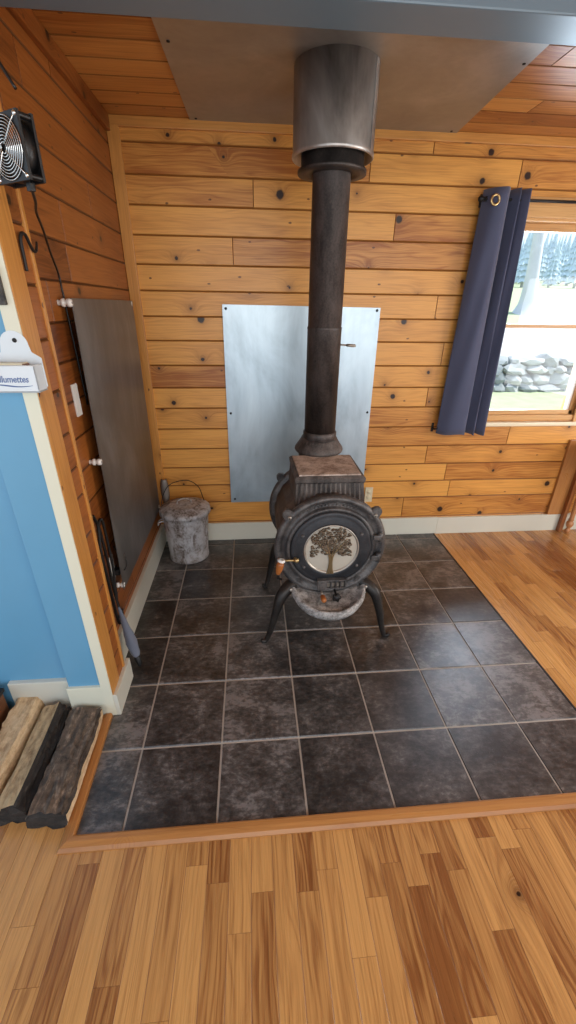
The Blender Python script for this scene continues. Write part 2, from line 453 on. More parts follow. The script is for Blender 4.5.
mb = MB()   # corner board of the pier and its thin edge strip
mb.box((XP-.0004, -1.472, .117), (XP+.003, -1.385, CEIL), bev=.002, rnd=.35, wood_axis=2)
struct(mb.link('trim_1', M_pine_trim))
mb = MB()
mb.box((XP-.02, -1.322, 0), (XP+.006, -1.306, CEIL), bev=.002, rnd=.4, wood_axis=2)
struct(mb.link('trim_2', M_pine_trim))
mb = MB()   # vertical board in the back corner
mb.box((XL+.002, -.020, .139), (-.150, .004, 2.352), bev=.003, rnd=.25, wood_axis=2)
struct(mb.link('trim_3', M_pine_trim))
mb = MB()   # board along the ceiling, back wall
mb.box((XL+.002, -.018, 2.347), (XR, .004, CEIL-.001), bev=.003, rnd=.3, wood_axis=0)
struct(mb.link('trim_4', M_pine_trim))
mb = MB()   # board along the ceiling, left wall
mb.box((XL-.002, -1.30, 2.325), (XL+.022, -.02, CEIL-.001), bev=.003, rnd=.7, wood_axis=1)
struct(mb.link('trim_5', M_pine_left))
mb = MB()   # upright board beside the table, right of the window
mb.box((2.735, -.022, .139), (2.86, .002, .735), bev=.003, rnd=.6, wood_axis=2)
struct(mb.link('trim_6', M_oak))

# blue end wall facing the room, with its cream casing
mb = MB()
mb.box((-1.5, -1.415, 0), (XP-.021, -1.405, CEIL))
mb.box((-.311, -1.458, .16), (-.17, -1.41, CEIL), bev=.002)
struct(mb.link('wall_front', M_blue))
mb = MB()
mb.box((-.180, -1.474, .0), (XP-.0005, -1.44, CEIL), bev=.001)
mb.box((-.316, -1.472, .0), (-.178, -1.44, .165), bev=.003)
struct(mb.link('trim_7', M_cream))
mb = MB()
mb.box((-.56, -1.436, 0), (-.311, -1.412, .172), bev=.004)
struct(mb.link('baseboard_front', M_basep))

# base boards
mb = MB()
mb.box((XL, -.016, 0), (1.86, 0.004, .139), bev=.003)
mb.box((1.86, -.016, -.004), (XR, 0.004, .136), bev=.003)
struct(mb.link('baseboard_back', M_basep))
mb = MB()
mb.box((XL-.002, -1.29, 0), (XL+.022, 0, .150), bev=.003)
mb.box((XP-.0003, -1.474, 0), (XP+.017, -1.268, .118), bev=.002)
struct(mb.link('baseboard_left', M_basep))

# ceiling
mb = MB(); rr = random.Random(3); y = 0.0
while y > YF:
    w = .135; cuts = [XL]; x = XL
    while True:
        x += rr.uniform(.9, 2.2)
        if x > XR-.4: break
        cuts.append(x)
    cuts.append(XR)
    for x0, x1 in zip(cuts, cuts[1:]):
        mb.board((x0, y-w, CEIL), (1, 0, 0), (0, 1, 0), (0, 0, -1), x1-x0, w, rnd=rr.random())
    y -= w
mb.box((-1.5, YF-.1, CEIL+.005), (XR+.1, .14, CEIL+.1), rnd=.5, wood_axis=0)
struct(mb.link('ceiling', M_pine_ceil))
mb = MB()
mb.box((-1.5, -1.375, 2.20), (XR, -1.252, CEIL), bev=.004)
struct(mb.link('trim_8', M_beam))

# right wall and the wall behind the viewer's side stay plain plaster
mb = MB()
mb.box((XR, YF, 0), (XR+.1, 0, CEIL))
struct(mb.link('wall_right', M_basep))

# tiled hearth
TS = .31
mb = MB(); rr = random.Random(2); g2 = .0034
yw = 0.0; ROW0 = -5.274*TS
mb.box((-.165, -1.96, -.06), (1.845, .0, -.004), mi=1); mb.box((-.23, -1.46, -.06), (-.166, .0, -.004), mi=1)
for ci in range(-1, 6):
    for ri in range(-2, 7):
        x0, x1 = ci*TS, (ci+1)*TS; y0, y1 = ROW0+ri*TS, ROW0+(ri+1)*TS
        x0, x1 = max(x0, -.16 if ri <= 0 else -.22), min(x1, 1.845); y0, y1 = max(y0, -1.935), min(y1, 0)
        if x1-x0 < .01 or y1-y0 < .01: continue
        mb.board((x0+g2, y0+g2, .0), (1, 0, 0), (0, 1, 0), (0, 0, 1), x1-x0-2*g2, y1-y0-2*g2, ch=.003, dep=.0035, rnd=rr.random(), edge=0)
struct(mb.link('floor_hearth', [M_tile, M_grout]))

# laminate strip floor
mb = MB(); rr = random.Random(4); w = .0675; x = -1.6
while x < XR:
    y = YF-rr.random()*.5
    while y < 0:
        L = rr.uniform(.28, .62); r = (x, y, x+w, min(y+L, 0)); rv = rr.betavariate(1.3, 1.5)
        for a0, b0, a1, b1 in subtract(r, (-.185, -1.965, 1.845, .1)):
            if b1 <= YF or a1-a0 < .002 or b1-b0 < .002: continue
            b0 = max(b0, YF)
            o_ = (a0, b0, -.003)
            mb.board(o_, (0, 1, 0), (1, 0, 0), (0, 0, 1), b1-b0, a1-a0, ch=.0010, dep=.0006, rnd=rv, edge=.8)
        y += L
    x += w
mb.box((-1.6, YF, -.08), (-.19, 0, -.004), wood_axis=1); mb.box((-.19, YF, -.08), (XR, -1.962, -.004), wood_axis=1)
mb.box((1.847, -1.962, -.08), (XR, 0, -.004), wood_axis=1)
struct(mb.link('floor', M_lam))

# oak mouldings round the hearth: rounded profile, mitred corner
def moulding(p0, p1, inn, w, h, m0, m1):
    """p0->p1 along the inner edge; inn points outward; m0/m1 shift the outer edge for mitres"""
    t = MB(); prof = [(0, -.004), (0, h*.8), (w*.12, h), (w*.45, h*.98), (w*.8, h*.65), (w, h*.1), (w, -.004)]
    p0, p1, inn = V(p0), V(p1), V(inn); d = (p1-p0).normalized(); seg = 6; L = (p1-p0).length; ou = random.random()*9
    rows = []
    for k in range(seg+1):
        rows.append([])
        for a, hh in prof:
            s0 = m0*a; s1 = L+m1*a; s = s0+(s1-s0)*k/seg
            rows[-1].append((p0+d*s+inn*a+V((0, 0, hh)), (s+ou, a+hh)))
    for A, B in zip(rows, rows[1:]):
        for i in range(len(prof)-1):
            q = [A[i], B[i], B[i+1], A[i+1]]
            f = t.face([x[0] for x in q], [x[1] for x in q], .5, None, True)
    for R_, rev in ((rows[0], 0), (rows[-1], 1)):
        t.face([x[0] for x in (R_[::-1] if rev else R_)], [x[1] for x in (R_[::-1] if rev else R_)], .5)
    bmesh.ops.recalc_face_normals(t.bm, faces=t.bm.faces[:])
    return t
t_ = moulding((-.148, -1.930, 0), (1.845, -1.930, 0), (0, -1, 0), .044, .017, -1, 0)
struct(t_.link('trim_9', M_oak))
t_ = moulding((-.148, -1.930, 0), (-.158, -1.477, 0), (-1, 0, 0), .044, .017, -1, 0)
struct(t_.link('trim_10', M_oak))
mb = MB(); mb.box((1.840, -1.935, -.004), (1.850, -.016, .0022), bev=.001)
struct(mb.link('trim_11', M_screw))

# ------------------------------------------------------------------ window
wn = bpy.data.objects.new('window_1', None); COL.objects.link(wn); wn['kind'] = 'structure'
mb = MB()   # casing boards on the wall
mb.box((1.79, -.022, .862), (1.885, .004, 2.12), bev=.003, rnd=.5, wood_axis=2)
mb.box((2.70, -.022, .862), (2.80, .004, 2.12), bev=.003, rnd=.5, wood_axis=2)
mb.box((1.79, -.024, 2.035), (2.80, .004, 2.13), bev=.003, rnd=.4, wood_axis=0)
struct(mb.link('window_casing', M_case, wn))
mb = MB()   # jamb lining and sash
for lo, hi in (((1.84, -.01, .90), (1.88, .13, 2.07)), ((2.70, -.01, .90), (2.74, .13, 2.07)), ((1.84, -.01, 2.02), (2.74, .13, 2.07)), ((1.84, -.01, .88), (2.74, .13, .915))):
    mb.box(lo, hi, bev=.002)
struct(mb.link('window_jamb', M_case, wn))
mb = MB()
def sash(y0, y1, zb, zt, rb, rt):
    mb.box((1.88, y0, zb), (1.915, y1, zt), bev=.003); mb.box((2.672, y0, zb), (2.70, y1, zt), bev=.003)
    mb.box((1.88, y0, zb), (2.70, y1, zb+rb), bev=.003); mb.box((1.88, y0, zt-rt), (2.70, y1, zt), bev=.003)
sash(.012, .045, .915, 1.485, .030, .022); sash(.05, .083, 1.465, 2.02, .018, .04)
struct(mb.link('window_sash', M_case, wn))
mb = MB(); mb.box((2.654, .02, .94), (2.674, .045, 1.47)); mb.box((2.654, .06, 1.48), (2.674, .08, 1.99))
struct(mb.link('window_stop', M_white, wn))
mb = MB(); mb.box((1.90, .026, .93), (2.69, .029, 1.475)); mb.box((1.90, .064, 1.48), (2.69, .067, 2.0))
struct(mb.link('window_pane', glass_mat('window_glass', (.97, .98, 1)), wn))
mb = MB(); mb.box((1.76, -.045, .845), (2.83, .01, .872), bev=.006, rnd=.1, wood_axis=0)
struct(mb.link('window_sill', plain('daylit_sill_tone', (.80, .70, .50), .3, var=.06, scale=8), wn))  # daylight falling on the sill is put into this pale colour

# curtain rod + curtain
rod = thing('curtain_rod', 'thin dark metal curtain rod above the window', 'curtain rod', (1.735, -.075, 2.10))
mb = MB(); mb.tube([(0, 0, 0), (.6, 0, 0)], .0075, 12); mb.link('thick_tube', M_black, rod)
mb = MB(); mb.tube([(.6, 0, 0), (1.05, 0, 0)], .0055, 12); mb.link('thin_tube', plain('grey_rod', (.22, .2, .19), .35, .7), rod)
for xx in (.018, 1.03):
    mb = MB(); mb.box((xx-.006, -.004, -.012), (xx+.006, .052, .012), bev=.002); mb.box((xx-.012, .046, -.03), (xx+.012, .0545, .03), bev=.002); mb.link('bracket', M_black, rod)
mb = MB(); mb.sphere((-.012, 0, 0), .016); mb.link('finial', M_black, rod)

def curtain():
    top_c = smooth_pts([(1.800, -.050, 0), (1.835, -.112, 0), (1.885, -.135, 0), (1.915, -.095, 0), (1.920, -.045, 0), (1.937, -.075, 0), (1.957, -.125, 0), (1.966, -.085, 0), (1.972, -.050, 0), (1.988, -.085, 0), (2.012, -.118, 0), (2.020, -.090, 0)], 7)
    bot_c = smooth_pts([(1.745, -.050, 0), (1.80, -.092, 0), (1.87, -.118, 0), (1.925, -.112, 0), (1.932, -.055, 0), (1.952, -.070, 0), (1.985, -.120, 0), (2.003, -.088, 0), (2.008, -.050, 0), (2.028, -.075, 0), (2.068, -.112, 0), (2.075, -.085, 0)], 7)
    top_c = [V((1.742+(p.x-1.80)*1.09, p.y, 0)) for p in top_c]; bot_c = [V((1.708+(p.x-1.745)*.96, p.y, 0)) for p in bot_c]
    t = bmesh.new(); n = len(top_c); rows = []; H = 26
    for k in range(H+1):
        f = k/H; row = []
        for i in range(n):
            p = top_c[i].lerp(bot_c[i], f**.85)
            wob = .004*sin(i*.55+f*7)*sin(f*3.1)
            row.append(t.verts.new((p.x+wob*.6, p.y+wob, 2.145+(.808-2.145)*f+(-.006*sin(i*.3))*f)))
        rows.append(row)
    for A, B in zip(rows, rows[1:]):
        for i in range(n-1): t.faces.new([A[i], B[i], B[i+1], A[i+1]])
    m = MB(); t.normal_update(); m.absorb(t, None, 0, True)
    return m
cu = curtain().link('curtain', M_curtain)
md = cu.modifiers.new('thick', 'SOLIDIFY'); md.thickness = .003
tag(cu, 'navy blue grommet curtain hanging at the left side of the window', 'curtain')
mb = MB(); M_ = T(1.779, -.128, 2.088) @ RZ(.05) @ RX(pi/2)
mb.lathe([(.017, -.003), (.026, -.004), (.028, 0), (.026, .004), (.017, .003), (.017, -.003)], 28, M_)
gro = mb.link('grommet', M_brass, cu)

mb = MB(); mb.box((-.008, -.006, -.03), (.008, 0, .03), bev=.002); mb.tube(smooth_pts([(0, -.004, .0), (0, -.035, -.004), (.012, -.05, .004), (.03, -.05, .02)], 5), .005, 8)
o_ = mb.link('curtain_holdback', M_black, loc=(1.700, 0, .835)); tag(o_, 'small black hook on the wall at the lower left corner of the curtain', 'curtain hook')

# ------------------------------------------------------------------ heat shields
sh = thing('heat_shield', 'pale bluish galvanised metal sheet on the back wall behind the stove', 'metal sheet', (.78, 0, .94))
mb = MB()
mb.prism([(-.472, .634), (.472, .627), (.472, -.634), (-.480, -.638)], -.0015, .0015, T(0, -.0035, 0) @ RX(pi/2)); mb.link('sheet', M_galv, sh)
for sx in (-1, 1):
    for sz in (-1, 0, 1):
        mb = MB(); mb.lathe([(0, .005), (.006, .004), (.008, 0), (.005, -.003)], 12, T(sx*.452, -.0055, sz*.612) @ RX(pi/2)); mb.link('screw', M_screw, sh)
ls = thing('heat_shield', 'dull dark grey metal sheet on the left wall, stood off on white ceramic knobs', 'metal sheet', (-.165, -.6, .96))
mb = MB(); mb.prism([(-.415, .625), (.446, .625), (.425, -.612), (-.464, -.612)], -.0015, .0015, Matrix(((0, 0, 1, 0), (1, 0, 0, 0), (0, 1, 0, 0), (0, 0, 0, 1)))); mb.link('sheet', M_galv_d, ls)
for yy, zz in ((-.42, .61), (-.435, .02), (-.448, -.592), (.43, .61), (.41, -.59)):
    mb = MB(); mb.lathe([(.004, .003), (.012, .002), (.014, -.004), (.014, -.012), (.008, -.016), (.008, -.019), (.014, -.022), (.014, -.031), (.008, -.035), (.010, -.0445)], 16, T(.0, yy, zz) @ RY(pi/2))
    k = mb.link('ceramic_spacer', M_ceram, ls); k['label'] = 'white ceramic spacer knob'
cs_ = thing('heat_shield', 'large grey metal sheet on the ceiling around the chimney', 'metal sheet', (.87, -.6, CEIL-.006))
mb = MB(); mb.prism([(-.672, .585), (.688, .595), (.62, -.62), (-.70, -.62)], -.0015, .0015, T(0, 0, 0)); mb.link('sheet', M_galv_c, cs_)
for sx, sy in ((-.64, .56), (.65, .56), (0, .56), (-.66, -.1), (.63, -.1)):
    mb = MB(); mb.lathe([(0, -.004), (.006, -.003), (.007, .004)], 10, T(sx, sy, -.0015)); mb.link('screw', M_screw, cs_)

# ------------------------------------------------------------------ chimney + pipe
CX, CY = .82, -.59
th = thing('chimney_thimble', 'shiny stained steel chimney sleeve hanging under the ceiling', 'chimney sleeve', (CX, CY, 2.06))
mb = MB(); mb.lathe([(.150, .325), (.163, .325), (.163, .066), (.1665, .060), (.1665, .050), (.163, .046), (.158, .046), (.158, .31)], 64); mb.link('outer_shell', M_steel, th)
mb = MB(); mb.lathe([(.128, .30), (.128, .012), (.142, .010), (.142, -.002), (.085, -.004), (.085, .30)], 56); mb.link('inner_collar', M_darksteel, th)
mb = MB(); mb.box((.1625, -.012, .05), (.1665, .012, .322), M=RZ(-.6), bev=.001); mb.link('seam', M_steel, th)
sp = thing('stove_pipe', 'tall round black stove pipe rising from the stove', 'stove pipe', (CX, CY, .87))
mb = MB(); mb.lathe([(.076, .085), (.079, .09), (.076, .085)] and [(.0795, .075), (.0815, .02), (.0815, .60), (.0825, .602), (.0825, .612), (.0795, .615), (.0795, 1.30), (.0795, 1.33)], 56)
mb.link('pipe', M_pipe, sp)
mb = MB(); mb.lathe([(.082, .070), (.0875, .074), (.0875, .108), (.083, .112)], 56); mb.link('crimped_band', M_pipe, sp)
dk = None
mb = MB(); mb.tube([(.07, -.01, .535), (.115, -.012, .533)], .004, 8); mb.tube(smooth_pts([(.112, -.012, .533), (.122, -.02, .533), (.135, -.016, .531), (.148, -.012, .531), (.150, -.004, .53), (.135, -.001, .531), (.12, -.006, .532)], 5), .0065, 8)
dk = mb.link('damper_handle', M_bolt, sp); dk['label'] = 'coiled steel damper handle'

# ------------------------------------------------------------------ wood stove
ST = (CX, 0, .545)
st = thing('wood_stove', 'round cast iron wood stove with elm tree door on black tile hearth', 'wood stove', (CX, -.85, 0))
def L(x, y, z): return (x-CX, y+.85, z)
AX = lambda y: T(0, y+.85, .545) @ RX(pi/2)      # local z points towards -y (the viewer)
FY, BY = -1.05, -.60                               # front and rear plate planes
mb = MB()   # ribbed barrel
mb.lathe([(.0, 0), (.232, 0), (.240, .02), (.240, .40), (.232, .43), (0, .43)], 96, AX(BY-.01), ripple=lambda a, z: .018*(1 if (int(a/(2*pi)*48) % 2) else 0))
mb.link('barrel', M_iron_rib, st)
def cast_plate(yc, name, front):
    m = MB(); A = AX(yc)
    if front:
        m.lathe([(.15, -.02), (.255, -.022), (.266, -.012), (.268, 0), (.264, .012), (.254, .020), (.243, .018), (.238, .008), (.215, .006), (.213, .016), (.206, .026), (.196, .024), (.192, .010), (.15, .010), (.15, -.02)], 96, A)
    else:
        m.lathe([(0, .02), (.255, .022), (.270, .012), (.272, 0), (.264, -.014), (.24, -.018), (0, -.018)], 96, A)
    for sx in (-1, 1):           # bolt ears
        for px, py, ang in ((.198, .172, 0), (.158, -.205, 0)):
            a = atan2(py, sx*px); ear = []
            for k in range(14):
                b_ = 2*pi*k/14; ear.append((.036*cos(b_), .026*sin(b_)))
            m.prism(ear, -.014, .016, A @ T(sx*px, py, 0) @ RZ(a), bev=.004)
    return m.link(name, M_iron, st)
fp = cast_plate(FY, 'front_plate', True); rp = cast_plate(BY, 'rear_plate', False)
for sx in (-1, 1):
    for px, py in ((.198, .166),):
        mb = MB(); mb.lathe([(.004, .026), (.008, .024), (.010, .018), (.010, .01)], 10, AX(FY) @ T(sx*px, py, 0)); mb.link('bolt', M_bolt, fp)
# raised band of cast relief between rings
mb = MB()
rr = random.Random(21)
for k in range(15):
    a = pi/2+(k-7)*.075
    for q in range(2):
        mb.box((-.0045, -.007, 0), (.0015+.003*rr.random(), .007, .003), M=AX(FY) @ RZ(a-pi/2+q*.02) @ T(0, .2265, .006) @ RZ(rr.uniform(-.5, .5)), bev=.0008)
mb.link('cast_relief', M_iron, fp)
# heat box on top (flared, fluted)
mb = MB(); t = bmesh.new()
def fl_ring(hw, y0, y1, z, fl, nx=29, ny=19):
    P = []
    for i in range(nx): P.append((-hw+2*hw*i/(nx-1), y0, i))
    for i in range(1, ny): P.append((hw, y0+(y1-y0)*i/(ny-1), i))
    for i in range(1, nx): P.append((hw-2*hw*i/(nx-1), y1, i))
    for i in range(1, ny-1): P.append((-hw, y1+(y0-y1)*i/(ny-1), i))
    out = []
    for x, y, i in P:
        c = fl if i % 2 else 0
        out.append(t.verts.new((x*(1-c/hw*.6), y+(c if y == y0 else (-c if y == y1 else 0)), z)))
    return out
rings = [fl_ring(.168, -1.005+.85, -.58+.85, .62, .0), fl_ring(.168, -1.0+.85, -.60+.85, .70, .0), fl_ring(.166, -.985+.85, -.61+.85, .715, .007), fl_ring(.160, -.960+.85, -.652+.85, .828, .007),
         fl_ring(.164, -.965+.85, -.648+.85, .838, 0), fl_ring(.166, -.967+.85, -.646+.85, .855, 0), fl_ring(.158, -.959+.85, -.654+.85, .865, 0)]
for A, B in zip(rings, rings[1:]):
    for k in range(len(A)): t.faces.new([A[k], A[(k+1) % len(A)], B[(k+1) % len(A)], B[k]])
t.faces.new(rings[-1]); t.faces.new(rings[0][::-1])
bmesh.ops.recalc_face_normals(t, faces=t.faces[:])
mb.absorb(t, None, 0, False); hb = mb.link('heat_box', M_iron_rib, st)
mb = MB(); mb.prism([(-.146, -.950+.85), (.146, -.950+.85), (.152, -.668+.85), (-.152, -.668+.85)], .862, .871, bev=.002); cp = mb.link('cook_plate', M_plate, hb); cp['label'] = 'ash-stained rusty top plate'
mb = MB(); mb.lathe([(.0, .010), (.008, .010), (.010, .006), (.022, .005), (.026, .0), (.026, -.012)], 24, T(0, -.975+.85, .762) @ RX(pi/2)); mb.link('round_boss', M_iron, hb)
mb = MB(); mb.lathe([(.100, -.14), (.110, -.008), (.126, -.006), (.130, .002), (.128, .012), (.116, .030), (.101, .052), (.093, .068), (.084, .068), (.08, .0)], 48, T(0, CY+.862, .878)); mb.link('flue_collar', M_iron_rib, st)
# door
DY = FY-.012
dr = MB(); dr.lathe([(0, -.004), (.188, -.004), (.194, .0), (.194, .012), (.186, .020), (.176, .018), (.166, .020), (.140, .026), (.134, .026), (.128, .018), (0, .016)], 80, AX(DY))
door = dr.link('door', M_ironblue, st)
mb = MB(); mb.lathe([(0, .019), (.120, .019), (.126, .017)], 64, AX(DY)); mb.link('glass', M_glassb, door)
mb = MB(); mb.lathe([(.122, .018), (.126, .026), (.131, .026), (.133, .018)], 64, AX(DY)); mb.link('glass_rim', M_bolt, door)
# elm tree casting
mb = MB(); rr = random.Random(77); A = AX(DY) @ T(0, 0, .022)
for dx in (-.010, -.004, .003, .009):
    mb.tube(smooth_pts([(dx*1.5, -.132, .001), (dx*.75, -.10, .003), (dx*.7, -.05, .004), (dx*2.0, -.015, .004), (dx*5.5, .03, .003), (dx*8, .06, .003)], 6), lerp_list([.006, .0042, .0036, .003, .0022, .0014], 30), 7, A)
mb.link('tree_trunk', plain('bright_bronze', (.30, .215, .11), .35, .8), door)
mb = MB()
for k in range(250):
    while True:
        x, y = rr.uniform(-.095, .095), rr.uniform(-.035, .118)
        top = .118-.55*(abs(x)/.1)**2.4*.09; bot = -.01-.030*(abs(x)/.09)+.012*sin(x*90)
        if bot < y < top and x*x+y*y < .121**2: break
    ra = rr.uniform(.0045, .0085)
    mb.sphere((x, y, rr.uniform(0, .006)), ra, A, sub=2, scale=(1, .8, .8))
for k in range(22):
    a = rr.uniform(.25, pi-.25); r1 = rr.uniform(.05, .1)
    mb.tube([(0, -.02, .003), (r1*.5*cos(a), -.02+.4*r1*sin(a), .004), (r1*cos(a), r1*sin(a), .003)], [.003, .002, .0012], 6, A)
mb.link('tree_crown', M_bronze, door)
for a in (.52, pi-.52, pi+.62, -.62):
    mb = MB(); mb.lathe([(0, .030), (.006, .028), (.009, .022), (.009, .016)], 10, AX(DY) @ T(.158*cos(a), .158*sin(a), 0)); mb.link('screw', M_iron, door)
for py in (.055, -.055):                    # hinges on the right
    mb = MB(); mb.box((.196, py-.013, .006), (.230, py+.013, .026), M=AX(DY), bev=.005)
    mb.lathe([(0, -.026), (.011, -.024), (.011, .024), (0, .026)], 14, AX(DY) @ T(.232, py, .014) @ RX(pi/2)); mb.link('hinge', M_iron, door)
# air slider grille
gr_ = MB(); A = AX(DY) @ T(.010, -.184, .022)
gr_.box((-.072, -.028, 0), (-.030, .026, .028), M=A, bev=.003)
gr_.box((-.030, .018, 0), (.072, .026, .024), M=A, bev=.002); gr_.box((-.030, -.028, 0), (.072, -.020, .024), M=A, bev=.002)
gr_.box((-.030, -.020, 0), (.072, .018, .006), M=A)
for k in range(5):
    x = -.030+k*.0235; gr_.box((x, -.021, 0), (x+.006, .019, .024), M=A, bev=.0015)
gr_.box((-.060, -.012, .026), (-.044, .014, .032), M=A, bev=.002)
grille = gr_.link('air_grille', M_iron, door)
mb = MB()
for k in range(4):
    x = -.030+k*.0235+.0155; mb.box((x-.006, -.020, .004), (x+.006, .000, .010), M=A)
mb.link('slider', M_bolt, grille)
# ash lip
mb = MB(); t = bmesh.new(); rows = []; n = 30
def lip(a, s):      # a: 0..pi around the half ellipse, s: 0 centre .. 1 rim
    hx, hy = .182, .178
    return (hx*s*cos(a), -1.055+.85-.0-hy*s*sin(a), .0)
for s, z in ((.0, .278), (.35, .275), (.70, .272), (.86, .276), (.93, .290), (.98, .294), (1.02, .286), (1.03, .262), (.98, .244), (.6, .25), (0, .25)):
    rows.append([t.verts.new((lip(pi*k/n, s)[0], lip(pi*k/n, s)[1], z+.05*(1-sin(pi*k/n))*s)) for k in range(n+1)])
for A_, B_ in zip(rows, rows[1:]):
    for k in range(n): t.faces.new([A_[k], A_[k+1], B_[k+1], B_[k]])
bmesh.ops.remove_doubles(t, verts=t.verts[:], dist=1e-5)
bmesh.ops.recalc_face_normals(t, faces=t.faces[:]); mb.absorb(t, None, 0, True)
ashlip = mb.link('ash_lip', M_ash, st); ashlip['label'] = 'grey ash-dusted half round lip below the door'
mb = MB(); mb.lathe([(0, .052), (.008, .051), (.0125, .044), (.0135, .030), (.011, .016), (.013, .006), (.009, 0)], 18, T(-.035, -1.115+.85, .300) @ RX(pi/2-.18)); k_ = mb.link('knob', M_handlew, st); k_['label'] = 'orange turned wood knob'
mb = MB(); mb.tube([(-.035, -1.05+.85, .315), (-.035, -1.118+.85, .300)], .005, 8, mi=0); mb.link('knob_stem', M_bolt, k_)
mb = MB(); mb.lathe([(0, .026), (.014, .025), (.018, .018), (.018, .008), (.010, 0)], 10, T(.034, -1.11+.85, .292) @ RX(pi/2-.25))
for q in range(5):
    a = 2*pi*q/5; mb.sphere((.016*cos(a), .016*sin(a), .015), .008, T(.034, -1.11+.85, .292) @ RX(pi/2-.25))
mb.tube([(.034, -1.05+.85, .305), (.034, -1.12+.85, .292)], .006, 8)
k_ = mb.link('knob', M_black, st); k_['label'] = 'black lobed knob'
# door handle: brass ball spindle, wooden grip
hd = MB(); hd.tube([L(.650, -1.075, .503), L(.650, -1.10, .503)], .008, 10); hd.tube([L(.650, -1.10, .503), L(.590, -1.105, .508)], .0055, 10)
hd.sphere(L(.655, -1.10, .503), .0125); hn = hd.link('door_handle', M_brass, st); hn['label'] = 'brass ball latch with wooden grip'
mb = MB(); mb.lathe([(0, .064), (.014, .062), (.018, .050), (.016, .020), (.012, 0), (.008, -.008)], 18, T(*L(.568, -1.112, .446)) @ RY(.20) @ RX(.1)); mb.link('grip', M_handlew, hn)
mb = MB(); mb.lathe([(.010, -.006), (.018, -.004), (.019, .003), (.010, .006)], 18, T(*L(.583, -1.108, .510)) @ RY(.2)); mb.link('ferrule', M_ceram, hn)
mb = MB(); mb.tube([L(.568, -1.112, .441), L(.566, -1.105, .41), L(.585, -1.08, .385)], [.006, .005, .005], 8); mb.link('latch_rod', M_black, hn)
# cabriole legs
def leg(sx, front):
    if front:
        pts = [L(CX+sx*.150, -1.02, .335), L(CX+sx*.195, -1.055, .320), L(CX+sx*.236, -1.085, .285), L(CX+sx*.262, -1.098, .20), L(CX+sx*.285, -1.095, .10), L(CX+sx*.305, -1.09, .030), L(CX+sx*.316, -1.092, .012), L(CX+sx*.330, -1.098, .016), L(CX+sx*.334, -1.10, .028)]
    else:
        pts = [L(CX+sx*.150, -.64, .335), L(CX+sx*.195, -.635, .320), L(CX+sx*.232, -.63, .285), L(CX+sx*.255, -.625, .20), L(CX+sx*.275, -.625, .10), L(CX+sx*.292, -.625, .030), L(CX+sx*.300, -.625, .012), L(CX+sx*.312, -.622, .016), L(CX+sx*.316, -.62, .028)]
    m = MB(); sp_ = smooth_pts(pts, 6)
    m.tube(sp_, lerp_list([.034, .034, .029, .021, .0165, .0135, .013, .012, .007], len(sp_)-1), 12)
    return m
for sx in (-1, 1):
    for fr in (True, False):
        lg = leg(sx, fr).link('leg', M_legm, st)
        if fr:
            mb = MB(); mb.lathe([(0, .008), (.007, .007), (.011, .003), (.012, -.008)], 10, T(*L(CX+sx*.188, -1.083, .322)) @ RX(pi/2)); mb.link('bolt', M_bolt, lg)

# ------------------------------------------------------------------ ash can in the corner
can = thing('ash_can', 'weathered galvanised ash can with lid in the corner', 'ash can', (.005, -.205, 0))
mb = MB()
mb.lathe([(0, .004), (.128, .0), (.134, .004), (.134, .018), (.130, .022), (.136, .12), (.147, .30), (.151, .345), (.155, .35), (.155, .358), (.147, .358), (.14, .30)], 64, ripple=lambda a, z: (.006*sin(a*15) if .03 < z < .31 else 0)); mb.link('body', M_can, can)
mb = MB(); mb.lathe([(0, .405), (.05, .401), (.09, .392), (.095, .394), (.10, .390), (.145, .376), (.163, .368), (.166, .360), (.166, .338), (.160, .336), (.160, .36), (.0, .385)], 64)
lid = mb.link('lid', M_can, can)
mb = MB(); mb.tube(smooth_pts([(-.045, -.012, .398), (-.040, -.010, .418), (-.018, -.006, .430), (.015, .002, .430), (.038, .008, .418), (.045, .010, .398)], 6), .0055, 10, flat=(1.6, .7)); mb.link('lid_handle', M_can, lid)
mb = MB(); mb.tube(smooth_pts([(-.150, .01, .30), (-.155, .06, .40), (-.11, .13, .475), (.0, .16, .495), (.075, .15, .455), (.11, .10, .395), (.150, .02, .30)], 8), .0028, 8); mb.link('bail', M_black, can)
mb = MB(); mb.tube(smooth_pts([(-.130, -.05, .295), (-.170, -.052, .285), (-.176, -.040, .26), (-.170, -.02, .285), (-.130, .0, .295)], 6), .005, 8); mb.link('side_handle', M_can, can)
sc_ = thing('ash_scoop', 'small grey metal scoop standing behind the ash can in the corner', 'scoop', (-.150, -.075, 0))
mb = MB(); t = bmesh.new(); rows = []
for k in range(13):
    z = .30+.21*k/12; hw = .036*min(1, .55+.9*k/12) if k < 9 else .036*(1-((k-8)/5)**2*.6)
    rows.append([t.verts.new((hw*q*.8+.006, .036-.02*(1-q*q)-.01, z)) for q in (-1, -.6, -.2, .2, .6, 1)])
for A_, B_ in zip(rows, rows[1:]):
    for k in range(5): t.faces.new([A_[k], A_[k+1], B_[k+1], B_[k]])
mb.absorb(t, None, 0, True); o_ = mb.link('blade', plain('grey_tin', (.26, .24, .22), .5, .5), sc_); m_ = o_.modifiers.new('t', 'SOLIDIFY'); m_.thickness = .003
mb = MB(); mb.tube([(0.006, .024, .32), (0.006, .028, .0)], .007, 10); mb.link('handle', M_black, sc_)

